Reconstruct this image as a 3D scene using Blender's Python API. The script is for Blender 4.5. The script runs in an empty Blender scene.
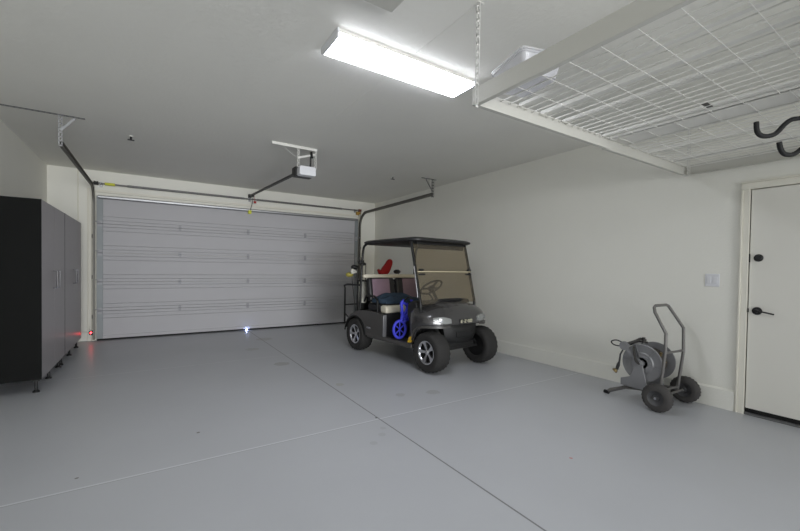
import bpy, bmesh, math, random
from mathutils import Vector, Matrix, noise
random.seed(4)
PI = math.pi
SC = bpy.context.scene
LAMP = 5.9; FILL = 31.0
COL = SC.collection

# ------------------------------------------------------------------ materials
def s2l(c):
    return tuple(((v/255)/12.92 if v/255 <= .04045 else ((v/255+.055)/1.055)**2.4) for v in c)

def mat(name, rgb, rough=.6, metal=0., bump=0., bscale=40., var=0., vscale=3., spec=.5, coat=0., emit=None, es=0., stretch=None):
    m = bpy.data.materials.new(name); m.use_nodes = True
    nt = m.node_tree; b = nt.nodes['Principled BSDF']
    col = (*s2l(rgb), 1)
    b.inputs['Base Color'].default_value = col
    b.inputs['Roughness'].default_value = rough
    b.inputs['Metallic'].default_value = metal
    b.inputs['Specular IOR Level'].default_value = spec
    b.inputs['Coat Weight'].default_value = coat
    tc = nt.nodes.new('ShaderNodeTexCoord')
    src = tc.outputs['Object']
    if stretch:
        mp = nt.nodes.new('ShaderNodeMapping'); mp.inputs['Scale'].default_value = stretch
        nt.links.new(src, mp.inputs['Vector']); src = mp.outputs['Vector']
    if var:
        n = nt.nodes.new('ShaderNodeTexNoise'); n.inputs['Scale'].default_value = vscale; n.inputs['Detail'].default_value = 4
        nt.links.new(src, n.inputs['Vector'])
        mx = nt.nodes.new('ShaderNodeMix'); mx.data_type = 'RGBA'
        mx.inputs['A'].default_value = (*[v*(1-var) for v in col[:3]], 1)
        mx.inputs['B'].default_value = (*[min(1, v*(1+var)) for v in col[:3]], 1)
        nt.links.new(n.outputs['Fac'], mx.inputs['Factor'])
        nt.links.new(mx.outputs['Result'], b.inputs['Base Color'])
    if bump:
        n2 = nt.nodes.new('ShaderNodeTexNoise'); n2.inputs['Scale'].default_value = bscale; n2.inputs['Detail'].default_value = 3
        nt.links.new(src, n2.inputs['Vector'])
        bp = nt.nodes.new('ShaderNodeBump'); bp.inputs['Strength'].default_value = bump; bp.inputs['Distance'].default_value = .01
        nt.links.new(n2.outputs['Fac'], bp.inputs['Height']); nt.links.new(bp.outputs['Normal'], b.inputs['Normal'])
    if emit:
        b.inputs['Emission Color'].default_value = (*s2l(emit), 1); b.inputs['Emission Strength'].default_value = es
    return m

def floor_material():
    m = mat('grey_epoxy', (186, 188, 193), .34, bump=.10, bscale=9, var=.05, vscale=1.3, spec=.45)
    nt = m.node_tree; N = nt.nodes; Lk = nt.links; b = N['Principled BSDF']
    tc = N.new('ShaderNodeTexCoord'); sp = N.new('ShaderNodeSeparateXYZ'); Lk.new(tc.outputs['Object'], sp.inputs[0])
    def math_(op, a, bb=None):
        n = N.new('ShaderNodeMath'); n.operation = op
        for i, v in enumerate((a, bb)):
            if v is None: continue
            if isinstance(v, (int, float)): n.inputs[i].default_value = v
            else: Lk.new(v, n.inputs[i])
        return n.outputs[0]
    def line(out, pos, w): return math_('LESS_THAN', math_('ABSOLUTE', math_('SUBTRACT', out, pos)), w)
    def mixin(prev, fac, rgb, k=1.):
        mx = N.new('ShaderNodeMix'); mx.data_type = 'RGBA'
        Lk.new(math_('MULTIPLY', fac, k), mx.inputs['Factor']); Lk.new(prev, mx.inputs['A'])
        mx.inputs['B'].default_value = (*s2l(rgb), 1); return mx.outputs['Result']
    cur = b.inputs['Base Color'].links[0].from_socket
    for yy in (2.90, 5.73, .07): cur = mixin(cur, line(sp.outputs[1], yy, .011), (222, 224, 228), .6)  # pale bands put the reflected light along the cross joints into the colour
    for yy in (2.89, 5.72, .06): cur = mixin(cur, line(sp.outputs[1], yy, .003), (120, 120, 122), .7)
    cur = mixin(cur, line(sp.outputs[0], 1.69, .006), (105, 105, 106), .85)
    def spot(cur, x, y, r, rgb, k):
        d = math_('ADD', math_('POWER', math_('SUBTRACT', sp.outputs[0], x), 2), math_('POWER', math_('SUBTRACT', sp.outputs[1], y), 2))
        nn = N.new('ShaderNodeTexNoise'); nn.inputs['Scale'].default_value = 14; Lk.new(tc.outputs['Object'], nn.inputs['Vector'])
        return mixin(cur, math_('LESS_THAN', d, math_('MULTIPLY', nn.outputs['Fac'], 2*r*r)), rgb, k)
    for a in ((1.68, 2.94, .012, (40, 40, 40), 1), (2.50, 1.595, .012, (190, 90, 80), .7), (1.55, 2.62, .03, (140, 142, 140), .22),
              (1.62, 2.72, .025, (140, 142, 140), .22), (1.42, 2.52, .03, (140, 142, 140), .22), (.32, 3.4, .013, (90, 85, 80), .8),
              (1.50, 5.25, .10, (138, 136, 130), .5), (1.36, 6.4, .10, (150, 150, 140), .4), (1.8, 4.0, .05, (160, 160, 140), .4),
              (-.38, 3.05, .010, (90, 85, 80), .8), (2.55, 3.25, .07, (150, 150, 146), .4), (2.2, 3.35, .05, (150, 150, 146), .4), (1.75, 7.2, .14, (140, 138, 130), .4)):
        cur = spot(cur, *a)
    Lk.new(cur, b.inputs['Base Color'])
    return m

def glass_material(name, tint, gloss=.12, rough=.03, opac=0.0, diff=(200, 200, 200)):
    m = bpy.data.materials.new(name); m.use_nodes = True; nt = m.node_tree; nt.nodes.clear()
    out = nt.nodes.new('ShaderNodeOutputMaterial'); t = nt.nodes.new('ShaderNodeBsdfTransparent'); t.inputs[0].default_value = (*tint, 1)
    g = nt.nodes.new('ShaderNodeBsdfGlossy'); g.inputs['Roughness'].default_value = rough
    mx = nt.nodes.new('ShaderNodeMixShader'); mx.inputs[0].default_value = gloss
    nt.links.new(t.outputs[0], mx.inputs[1]); nt.links.new(g.outputs[0], mx.inputs[2])
    last = mx.outputs[0]
    if opac:
        d = nt.nodes.new('ShaderNodeBsdfDiffuse'); d.inputs[0].default_value = (*s2l(diff), 1)
        m2 = nt.nodes.new('ShaderNodeMixShader'); m2.inputs[0].default_value = opac
        nt.links.new(last, m2.inputs[1]); nt.links.new(d.outputs[0], m2.inputs[2]); last = m2.outputs[0]
    nt.links.new(last, out.inputs[0]); return m

M = dict(
    wall=mat('wall_paint', (236, 235, 227), .75, bump=.12, bscale=55, var=.015),
    ceil=mat('ceiling_paint', (232, 231, 225), .85, bump=.25, bscale=28, var=.02),
    trim=mat('trim_paint', (232, 229, 217), .55),
    idoor=mat('door_paint', (228, 226, 218), .42, bump=.03, bscale=80),
    floor=floor_material(),
    gdoor=mat('door_steel', (186, 185, 188), .7, spec=.3, bump=.05, bscale=120, var=.015),
    galv=mat('galvanised', (165, 166, 168), .38, metal=.85, bump=.05, bscale=60, var=.1, vscale=14),
    track=mat('track_steel', (122, 120, 114), .55, metal=.4, var=.08, vscale=14),
    hinge=mat('hinge_steel', (158, 158, 162), .55, metal=.2),
    rackbeam=mat('rack_beam_paint', (196, 195, 188), .5),
    galvd=mat('dull_galvanised', (120, 120, 120), .5, metal=.6, var=.1, vscale=20),
    stile=mat('end_stile', (140, 145, 147), .55, metal=.2),
    steel=mat('dark_steel', (70, 68, 66), .45, metal=.6),
    black=mat('black_plastic', (22, 22, 23), .45, bump=.05, bscale=90),
    rubber=mat('rubber', (14, 14, 15), .75, bump=.15, bscale=120),
    dusty=mat('dusty_rubber', (66, 64, 63), .85, bump=.15, bscale=90),
    tyre=mat('tyre_rubber', (38, 37, 36), .8, bump=.2, bscale=90),
    blackmet=mat('black_tube', (24, 24, 24), .35, metal=.3),
    white=mat('white_powdercoat', (222, 221, 216), .45),
    whitepl=mat('white_plastic', (225, 226, 230), .4),
    seal=mat('bottom_seal', (14, 14, 14), .8),
    cabside=mat('cabinet_black', (14, 15, 14), .8, spec=.2, bump=.03, bscale=60),
    cabdoor=mat('cabinet_grey', (160, 156, 158), .36, metal=.35, bump=.02, bscale=90, var=.05, stretch=(40, 40, .6)),
    chrome=mat('satin_metal', (190, 190, 195), .25, metal=1.),
    body=mat('graphite_paint', (80, 79, 80), .27, metal=.6, coat=.8, var=.04, vscale=200),
    fender=mat('charcoal_plastic', (74, 72, 70), .42, metal=.15, coat=.2),
    bumper=mat('bumper_black', (24, 24, 24), .55, bump=.1, bscale=150),
    roof=mat('roof_black', (32, 32, 34), .45),
    roofin=mat('roof_liner', (50, 49, 48), .6),
    rim=mat('machined_alloy', (215, 216, 220), .22, metal=.9),
    rimblk=mat('rim_black', (16, 16, 16), .35),
    cushion=mat('stone_vinyl', (214, 208, 190), .5, bump=.08, bscale=60),
    blackv=mat('black_vinyl', (28, 28, 30), .45, bump=.1, bscale=80),
    mauve=mat('mauve_vinyl', (128, 106, 118), .6, bump=.1, bscale=70),
    lens=mat('lamp_lens', (140, 142, 140), .25, metal=.2, coat=.6),
    amber=mat('amber_reflector', (205, 165, 30), .25, coat=1.),
    ivory=mat('ivory_badge', (226, 222, 196), .35, metal=.3),
    red=mat('red_knit', (150, 22, 22), .85, bump=.5, bscale=70, var=.15, vscale=30),
    blue=mat('blue_webbing', (62, 66, 205), .6, bump=.2, bscale=90),
    teal=mat('dark_teal_cloth', (48, 66, 84), .9, bump=.4, bscale=30, var=.25, vscale=9),
    bagw=mat('bag_white', (205, 203, 192), .6, bump=.1),
    bagb=mat('bag_black', (28, 29, 28), .65, bump=.15),
    bagy=mat('yellow_olive', (160, 150, 70), .6),
    green=mat('pale_green', (150, 165, 150), .6),
    reel=mat('cast_aluminium', (142, 142, 144), .42, metal=.45, bump=.08, bscale=60, var=.08, vscale=12),
    reeltube=mat('grey_tube', (112, 110, 108), .45, metal=.35, var=.08, vscale=20),
    brass=mat('brass', (120, 104, 70), .45, metal=.6),
    hub=mat('grey_hub', (78, 78, 80), .45, metal=.2),
    hose=mat('brown_hose', (58, 52, 46), .6, bump=.2, bscale=60),
    yellow=mat('yellow_tag', (215, 215, 70), .6),
    redpl=mat('red_plastic', (170, 30, 25), .4),
    redpaint=mat('red_drum', (120, 60, 45), .5, metal=.3),
    ledred=mat('red_led', (255, 40, 40), .3, emit=(255, 30, 35), es=14),
    leakglow=mat('light_leak_glow', (255, 255, 255), .3, emit=(170, 190, 255), es=20),  # glow for the light leak under the garage door
    diffuser=mat('lamp_diffuser', (255, 255, 255), .4, emit=(243, 246, 255), es=LAMP),
    tint=glass_material('tinted_acrylic', (.75, .70, .60), .08, .04, .08, (150, 140, 125)),
    edge=mat('acrylic_edge', (190, 180, 150), .3),
    frost=glass_material('frosted_plastic', (.95, .95, .96), .12, .15, .45, (240, 240, 243)),
)

# ------------------------------------------------------------------ geometry
def rotz(a): return Matrix.Rotation(a, 4, 'Z')
class MB:
    def __init__(s): s.bm = bmesh.new()
    def box(s, c, size, R=None):
        Mx = Matrix.Translation(c) @ (R.to_4x4() if R else Matrix.Identity(4)) @ Matrix.Diagonal((*size, 1))
        bmesh.ops.create_cube(s.bm, size=1, matrix=Mx); return s
    def span(s, a, b):
        return s.box([(a[i]+b[i])/2 for i in range(3)], [abs(b[i]-a[i]) for i in range(3)])
    def beam(s, a, b, w, h, up=(0, 0, 1)):
        a = Vector(a); b = Vector(b); d = (b-a); L = d.length; x = d.normalized()
        u = Vector(up)
        if abs(x.dot(u)) > .98: u = Vector((0, 1, 0))
        y = u.cross(x).normalized(); z = x.cross(y)
        R = Matrix((x, y, z)).transposed()
        return s.box((a+b)/2, (L, w, h), R)
    def tube(s, pts, r, n=10, closed=False, sub=0):
        P = [Vector(p) for p in pts]
        if sub:
            Q = []
            m = len(P)
            rng = range(m if closed else m-1)
            for i in rng:
                p0 = P[(i-1) % m] if closed or i > 0 else P[i]; p1 = P[i]; p2 = P[(i+1) % m]
                p3 = P[(i+2) % m] if closed or i+2 < m else P[(i+1) % m]
                for k in range(sub):
                    t = k/sub
                    Q.append(.5*((2*p1)+(p2-p0)*t+(2*p0-5*p1+4*p2-p3)*t*t+(3*p1-p0-3*p2+p3)*t**3))
            if not closed: Q.append(P[-1])
            P = Q
        m = len(P); rings = []; prev = None
        for i, p in enumerate(P):
            if closed: t = (P[(i+1) % m]-P[i-1]).normalized()
            else: t = (P[min(i+1, m-1)]-P[max(i-1, 0)]).normalized()
            if prev is None:
                u = Vector((0, 0, 1)) if abs(t.z) < .9 else Vector((1, 0, 0)); a = t.cross(u).normalized()
            else:
                a = prev-t*prev.dot(t)
                a = a.normalized() if a.length > 1e-6 else t.orthogonal().normalized()
            prev = a; b = t.cross(a)
            rr = r[min(i, len(r)-1)] if isinstance(r, (list, tuple)) else r
            rings.append([s.bm.verts.new(p+rr*(math.cos(2*PI*k/n)*a+math.sin(2*PI*k/n)*b)) for k in range(n)])
        for i in range(m if closed else m-1):
            A = rings[i]; B = rings[(i+1) % m]
            for k in range(n): s.bm.faces.new((A[k], A[(k+1) % n], B[(k+1) % n], B[k]))
        if not closed:
            s.bm.faces.new(rings[0][::-1]); s.bm.faces.new(rings[-1])
        return s
    def cyl(s, a, b, r, n=20, r2=None): return s.tube([a, b], [r, r2 if r2 is not None else r], n)
    def lathe(s, prof, c, axis, n=32, closed=True, fn=None):
        """prof: (along axis, radius); closed profile loops"""
        ax = Vector(axis).normalized(); u = ax.orthogonal().normalized()
        if abs(ax.z) < .5: u = (Vector((0, 0, 1))-ax*ax.z).normalized()
        v = ax.cross(u); c = Vector(c); rings = []
        for k in range(n):
            a = 2*PI*k/n; row = []
            for j, (h, r) in enumerate(prof):
                rr = fn(j, k, h, r) if fn else r
                row.append(s.bm.verts.new(c+ax*h+rr*(math.cos(a)*u+math.sin(a)*v)))
            rings.append(row)
        m = len(prof)
        for k in range(n):
            A = rings[k]; B = rings[(k+1) % n]
            for j in range(m if closed else m-1):
                q = (A[j], A[(j+1) % m], B[(j+1) % m], B[j])
                try: s.bm.faces.new(q)
                except ValueError: pass
        if not closed:
            for j in (0, m-1):
                try: s.bm.faces.new([rings[k][j] for k in range(n)])
                except ValueError: pass
        return s
    def prism(s, poly, a, b, f):
        """poly of 2D points; f(p, t) gives the 3D point; extruded t=a..b"""
        A = [s.bm.verts.new(f(p, a)) for p in poly]; B = [s.bm.verts.new(f(p, b)) for p in poly]
        n = len(poly)
        s.bm.faces.new(A); s.bm.faces.new(B[::-1])
        for i in range(n): s.bm.faces.new((A[i], B[i], B[(i+1) % n], A[(i+1) % n]))
        return s
    def loft(s, secs, cap=True):
        R = [[s.bm.verts.new(p) for p in sec] for sec in secs]; n = len(R[0])
        for A, B in zip(R, R[1:]):
            for k in range(n): s.bm.faces.new((A[k], A[(k+1) % n], B[(k+1) % n], B[k]))
        if cap: s.bm.faces.new(R[0][::-1]); s.bm.faces.new(R[-1])
        return s
    def build(s, name, material, parent=None, org=None, bevel=0, seg=2, sub=0, ang=35):
        bm = s.bm
        bmesh.ops.recalc_face_normals(bm, faces=bm.faces)
        if org is not None: bmesh.ops.translate(bm, verts=bm.verts, vec=-Vector(org))
        for f in bm.faces: f.smooth = True
        for e in bm.edges:
            if len(e.link_faces) == 2 and e.calc_face_angle(0) > math.radians(ang): e.smooth = False
        me = bpy.data.meshes.new(name); bm.to_mesh(me); bm.free(); me.materials.append(material)
        o = bpy.data.objects.new(name, me); COL.objects.link(o)
        if parent: o.parent = parent
        if parent is None and org is not None: o.location = org
        if bevel:
            md = o.modifiers.new('bevel', 'BEVEL'); md.width = bevel; md.segments = seg; md.limit_method = 'ANGLE'; md.angle_limit = math.radians(40)
        if sub:
            md = o.modifiers.new('sub', 'SUBSURF'); md.levels = sub; md.render_levels = sub
        return o

def tag(o, label=None, cat=None, group=None, kind=None):
    if label: o['label'] = label
    if cat: o['category'] = cat
    if group: o['group'] = group
    if kind: o['kind'] = kind
    return o
def empty(name, loc, label, cat, group=None, rz=0):
    o = bpy.data.objects.new(name, None); COL.objects.link(o); o.location = loc; o.rotation_euler = (0, 0, rz)
    return tag(o, label, cat, group)
def kids(o): return [c for c in bpy.data.objects if c.parent == o]
def copy_tree(o, parent=None):
    c = o.copy(); COL.objects.link(c)
    if parent: c.parent = parent
    for ch in kids(o): copy_tree(ch, c)
    return c
def struct(mb, name, material, **k):
    label = k.pop('label', None)
    o = mb.build(name, material, **k); o['kind'] = 'structure'
    if label: o['label'] = label
    return o

# ------------------------------------------------------------------ the room
H = 2.9317; YB = 8.44; XR = 4.704; XL = -1.422; YN = -5.5
struct(MB().span((XL-.1, YN-.1, -.1), (XR+.1, YB+.1, 0)), 'floor', M['floor'], label='glossy grey painted concrete floor with saw cut joints')
struct(MB().span((XL-.1, YN-.1, H), (XR+.1, YB+.1, H+.1)), 'ceiling', M['ceil'], label='plain textured white plaster ceiling')
struct(MB().span((XL-.1, YN-.1, 0), (XL, YB+.1, H)), 'wall_left', M['wall'], label='plain off white wall behind the tall cabinets')
struct(MB().span((XL, YB, 0), (XR, YB+.1, H)), 'wall_back', M['wall'], label='off white wall around the wide garage door')
b = MB()   # unseen opposite end, with a wide doorway added to let in fill light
b.span((XL, YN-.1, 0), (-1.3, YN, H)); b.span((3.2, YN-.1, 0), (XR, YN, H)); b.span((-1.3, YN-.1, 2.44), (3.2, YN, H))
struct(b, 'wall_front', M['wall'], label='unseen off white end wall with a doorway added for fill light')
struct(MB().span((-4, YN-6, -.1), (8, YN-.1, -.005)), 'floor_outside', M['trim'])  # ground outside the added doorway
# right wall with the door opening
DY0, DY1, DZ = .335, 1.262, 2.125
b = MB(); b.span((XR, DY1, 0), (XR+.1, YB+.1, H)); b.span((XR, YN-.1, 0), (XR+.1, DY0, H)); b.span((XR, DY0, DZ), (XR+.1, DY1, H)); b.span((XR+.1, DY0-.1, 0), (XR+.14, DY1+.1, DZ+.1))
struct(b, 'wall_right', M['wall'], label='long off white wall behind the golf cart and hose reel')
b = MB(); b.span((XR-.018, 1.316, 0), (XR, YB, .19)); b.span((XR-.012, 1.316, .19), (XR, YB, .2))
struct(b, 'baseboard_right', M['wall'], bevel=.004, label='painted baseboard ledge along the right wall')
b = MB(); b.span((XL, -.9+0, 0), (XL+.018, YB, .19)); struct(b, 'baseboard_left', M['wall'], bevel=.004)
# casing
b = MB()
for (p, q, t_) in ((DY1-.015, DY1+.035, .016), (DY1+.035, DY1+.05, .024), (DY0-.035, DY0+.015, .016), (DY0-.05, DY0-.035, .024)):
    b.span((XR-t_, p, 0), (XR, q, DZ-.015))
b.span((XR-.0159, DY0-.0499, DZ-.015), (XR, DY1+.0499, DZ+.045)); b.span((XR-.024, DY0-.05, DZ+.045), (XR, DY1+.05, DZ+.06))
struct(b, 'trim_1', M['trim'], bevel=.003, label='painted casing around the plain side door')
d = struct(MB().span((XR+.004, DY0+.012, .062), (XR+.05, DY1-.020, DZ-.02)), 'door_1', M['idoor'], bevel=.002, label='plain white flush door with black deadbolt and lever')
def wx(x, y, z): return (x, y, z)
o = MB().lathe([(0, 0.0), (0, .034), (.010, .034), (.016, .026), (.030, .024), (.034, .0)], (XR+.004, 1.179, 1.47), (-1, 0, 0), 28, closed=False).build('deadbolt', M['black'], d); o['label'] = 'round black deadbolt'
b = MB().lathe([(0, 0.0), (0, .036), (.010, .036), (.016, .018), (.045, .014), (.048, 0)], (XR+.004, 1.178, .98), (-1, 0, 0), 28, closed=False)
b.tube([(XR-.040, 1.178, .98), (XR-.046, 1.150, .980), (XR-.046, 1.10, .972), (XR-.044, 1.052, .962)], [.012, .011, .009, .007], 10, sub=4)
o = b.build('door_lever', M['black'], d); o['label'] = 'black lever handle'
for z in (1.47, .98): MB().span((XR+.001, DY1-.024, z-.04 if z > 1 else z-.018), (XR+.006, DY1-.012, z+.04 if z > 1 else z+.018)).build('strike_plate', M['black'], d)
MB().span((XR-.012, DY0+.01, .0), (XR+.05, DY1-.015, .022)).build('threshold', M['galvd'], d)
MB().span((XR+.012, DY0+.01, .022), (XR+.05, DY1-.015, .064)).build('door_sweep', M['seal'], d)
# switch plate
sw = empty('light_switch', (XR, 1.521, 1.253), 'white double light switch plate on the wall left of the side door', 'light switch')
MB().span((XR-.006, 1.462, 1.190), (XR, 1.580, 1.316)).build('switch_plate', M['whitepl'], sw, org=sw.location, bevel=.003)
for yy in (1.495, 1.547): MB().box((XR-.009, yy, 1.253), (.006, .032, .066), Matrix.Rotation(.05, 3, 'Y')).build('rocker', M['whitepl'], sw, org=sw.location, bevel=.002)
# wall shoulder casing of the garage door opening
b = MB(); b.span((-.905, 8.395, 0), (-.845, YB, 2.62)); b.span((-.845, 8.415, 0), (-.80, YB, 2.56)); b.span((4.20, 8.415, 0), (4.245, YB, 2.56)); b.span((4.245, 8.395, 0), (4.30, YB, 2.62))
b.span((-.80, 8.405, 2.56), (4.20, YB, 2.60))
struct(b, 'trim_2', M['trim'], bevel=.004, label='painted wooden jambs beside the garage door')
# faint plaster seams in the ceiling
b = MB()
b.span((1.655, .3, H-.0025), (1.668, 3.88, H+.01)); b.span((-.9, 3.875, H-.0003), (1.662, 3.885, H+.01)); b.span((1.66, 3.28, H-.0003), (XR, 3.29, H+.01))
struct(b, 'trim_3', M['ceil'], label='faint plaster seams across the ceiling')
# hatch in the ceiling
h = struct(MB().span((.42, 1.38, H-.035), (1.244, 2.051, H)), 'trim_4', M['rackbeam'], bevel=.004, label='edge of a ceiling hatch frame near the lamp')

# ------------------------------------------------------------------ garage door
gd = bpy.data.objects.new('door_2', None); COL.objects.link(gd); gd.location = (1.714, 8.40, 0); gd['kind'] = 'structure'; gd['label'] = 'wide pale grey sectional garage door of five panels'
GX0, GX1 = -.775, 4.20
joints = [0.03, .515, 1.02, 1.52, 2.02, 2.50]
def panel_profile(z0, z1, first, last):
    y0 = 8.375; p = [(8.425, z0+.002), (y0-.010, z0+.002)]
    def groove(z, ya, yb, d=.012, w=.006): return [(ya, z-w), (max(ya, yb)+d, z-w*.4), (max(ya, yb)+d, z+w*.4), (yb, z+w)]
    if first: p += [(y0-.010, z0+.05), (y0, z0+.058)]
    else: p += groove(z0+.055, y0-.010, y0)+groove(z0+.125, y0, y0-.003)
    if last: p += [(y0-.003, z1-.058), (y0-.010, z1-.05)]
    else: p += groove(z1-.125, y0-.003, y0)+groove(z1-.055, y0, y0-.010)
    p += [(y0-.010, z1-.004), (8.425, z1-.004)]
    return p
hx = (-.73, .465, 1.685, 2.89, 4.14)
for i in range(5):
    z0, z1 = joints[i], joints[i+1]
    pn = MB().prism(panel_profile(z0, z1, i == 0, i == 4), GX0, GX1, lambda p, t: (t, p[0], p[1])).build('door_panel', M['gdoor'], gd, org=gd.location, ang=12)
    for x0 in (GX0, GX1-.085):
        o = MB().span((x0, 8.352, z0+.004), (x0+.085, 8.376, z1-.006)).build('end_stile', M['stile'], pn, org=gd.location, bevel=.002); o['label'] = 'blue grey metal end stile'
for i in range(1, 5):
    for x in hx:
        z = joints[i]; b = MB()
        w = .07 if x in (hx[0], hx[-1]) else .045
        b.span((x-w/2, 8.345, z+.012), (x+w/2, 8.362, z+.05)); b.span((x-w/2, 8.345, z-.05), (x+w/2, 8.362, z-.012)); b.cyl((x-w/2, 8.343, z), (x+w/2, 8.343, z), .010, 10)
        if x in (hx[0], hx[-1]):
            sx = -1 if x == hx[0] else 1
            b.cyl((x, 8.335, z+.03), (x+sx*.085, 8.335, z+.03), .006, 8); b.cyl((x+sx*.065, 8.335, z+.03), (x+sx*.085, 8.335, z+.03), .022, 12)
        b.build('hinge', M['hinge'], gd, org=gd.location)
MB().span((GX0, 8.37, 0.004), (GX1, 8.42, .034)).build('bottom_seal', M['seal'], gd, org=gd.location)
# shiny top strut
b = MB(); b.prism([(8.365, 2.445), (8.34, 2.447), (8.325, 2.462), (8.325, 2.488), (8.34, 2.503), (8.365, 2.505), (8.365, 2.50), (8.343, 2.498), (8.330, 2.485), (8.330, 2.465), (8.343, 2.452), (8.365, 2.45)], GX0+.02, GX1-.02, lambda p, t: (t, p[0], p[1]))
b.build('top_strut', M['galv'], gd, org=gd.location)
b = MB(); b.span((1.675, 8.30, 2.40), (1.735, 8.372, 2.47)); o = b.build('warning_tag', M['yellow'], gd, org=gd.location, bevel=.004); o['label'] = 'small yellow tag below the opener arm'

# tracks with hangers
def garage_track(x, sx, label, ze):
    t = empty('garage_door_track', (x, 8.335, 0), label, 'door track', 'galvanised tracks of the garage door')
    og = t.location
    prof = [(-.0, -.028), (.028, -.028), (.028, .028), (0, .028)]
    path = [(8.335, .03), (8.335, 2.30)]
    for k in range(1, 9):
        a = PI/2*k/8; path.append((8.335-.33*(1-math.cos(a)), 2.30+.33*math.sin(a)))
    path.append((5.50, ze))
    # C channel: web + two lips, swept along the path
    b = MB()
    for (dx, dn, w, hh) in ((.014*sx, 0, .003, .056), (0, .027, .030, .003), (0, -.027, .030, .003)):
        secs = []
        for i, (y, z) in enumerate(path):
            a = path[max(i-1, 0)]; c = path[min(i+1, len(path)-1)]
            ty, tz = c[0]-a[0], c[1]-a[1]; l = math.hypot(ty, tz); ty /= l; tz /= l
            ny, nz = -tz, ty
            secs.append([(x+dx+ex_*w/2, y+ny*(dn+en*hh/2), z+nz*(dn+en*hh/2)) for ex_, en in ((-1, -1), (1, -1), (1, 1), (-1, 1))])
        b.loft(secs)
    b.build('track_channel', M['track'], t, org=og, ang=25)
    for z in (.42, 1.1, 1.8): MB().span((x-.004+sx*.018, 8.33, z-.03), (x+.004+sx*.03, 8.40, z+.03)).build('bracket', M['steel'], t, org=og)
    return t, og
def perforated(b, a, c, w=.032, th=.003, up=(0, 0, 1), side=(0, 1, 0)):
    """slotted angle iron: two flanges made of rails and rungs"""
    a = Vector(a); c = Vector(c); d = (c-a); L = d.length; d.normalize()
    sv = Vector(side); uv = d.cross(sv).normalized()
    n = max(2, int(L/.045))
    for fl, of in ((sv, uv), (uv, sv)):
        for e in (.1, .9):
            b.beam(a+fl*w*e, c+fl*w*e, w*.24 if abs(fl.dot(Vector(up))) < .5 else th, th if abs(fl.dot(Vector(up))) < .5 else w*.24, up=up)
        for k in range(n+1):
            p = a+d*(L*k/n); q0 = p+fl*w*.05; q1 = p+fl*w*.95
            b.beam(q0, q1, .014, th, up=of)
    return b
tl, og = garage_track(-.81, -1, 'galvanised door track at the cabinet end of the garage door', 2.612)
b = MB(); perforated(b, (-1.42, 5.505, H-.004), (-.62, 5.505, H-.004), side=(0, 1, 0)); b.build('ceiling_angle', M['galvd'], tl, org=og)
b = MB(); perforated(b, (-.835, 5.51, H-.004), (-.835, 5.51, 2.60), side=(0, 1, 0), up=(1, 0, 0)); b.build('drop_angle', M['galv'], tl, org=og)
MB().beam((-.70, 5.51, H-.02), (-.82, 5.51, 2.76), .022, .004, up=(0, 1, 0)).build('diagonal_brace', M['galv'], tl, org=og)
tr, og = garage_track(4.235, 1, 'galvanised door track at the golf cart end of the garage door', 2.66)
b = MB(); perforated(b, (4.01, 5.50, H-.004), (4.32, 5.50, H-.004), side=(0, 1, 0)); b.build('ceiling_angle', M['galvd'], tr, org=og)
b = MB(); perforated(b, (4.245, 5.51, H-.004), (4.245, 5.51, 2.62), side=(0, 1, 0), up=(1, 0, 0)); b.build('drop_angle', M['galvd'], tr, org=og)
MB().beam((4.10, 5.51, H-.02), (4.235, 5.51, 2.72), .022, .004, up=(0, 1, 0)).build('diagonal_brace', M['galvd'], tr, org=og)

# torsion shaft
ts = empty('torsion_shaft', (1.714, 8.32, 2.70), 'spring shaft running across above the garage door', 'spring shaft'); og = ts.location
MB().cyl((-.83, 8.32, 2.70), (4.25, 8.32, 2.70), .0135, 16).build('shaft', M['galvd'], ts, org=og)
for x0, x1 in ((-.35, 1.60), (1.84, 3.75)):
    n = 130; pts = []
    b = MB()
    prof = []
    for k in range(n*2+1): prof.append((x0+(x1-x0)*k/(n*2), .021 if k % 2 else .017))
    prof = [(x0, .0)]+prof+[(x1, .0)]
    b.lathe([(p[0]-x0, p[1]) for p in prof], (x0, 8.32, 2.70), (1, 0, 0), 14, closed=False)
    b.build('torsion_spring', M['galvd'], ts, org=og, ang=60)
for x, mm, lb in ((-.78, M['black'], 'black cable drum'), (4.22, M['redpaint'], 'rust red cable drum')):
    o = MB().lathe([(-.030, .014), (-.030, .034), (-.022, .036), (-.016, .030), (.016, .028), (.022, .036), (.03, .034), (.03, .014)], (x, 8.32, 2.70), (1, 0, 0), 24).build('cable_drum', mm, ts, org=og); o['label'] = lb
for x in (-.72, 1.72, 4.14):
    MB().span((x-.003, 8.29, 2.68), (x+.003, YB-.001, 2.72)).span((x-.02, 8.43, 2.66), (x+.02, YB-.001, 2.74)).build('bearing_bracket', M['galv'], ts, org=og)
o = MB().lathe([(0, .020), (0, .024), (.14, .024), (.14, .020)], (-.66, 8.32, 2.70), (1, 0, 0), 16).build('warning_tag', M['yellow'], ts, org=og); o['label'] = 'yellow tag wrapped round the shaft'
o = MB().span((4.17, 8.40, 2.60), (4.29, 8.436, 2.68)).build('end_bracket', mat('ochre', (176, 140, 62), .5), ts, org=og, bevel=.004); o['label'] = 'ochre end bracket'
for x in (-.80, 4.22): MB().cyl((x, 8.275, 2.70), (x, 8.33, .06), .0025, 6).build('lift_cable', M['galvd'], ts, org=og)

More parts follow.
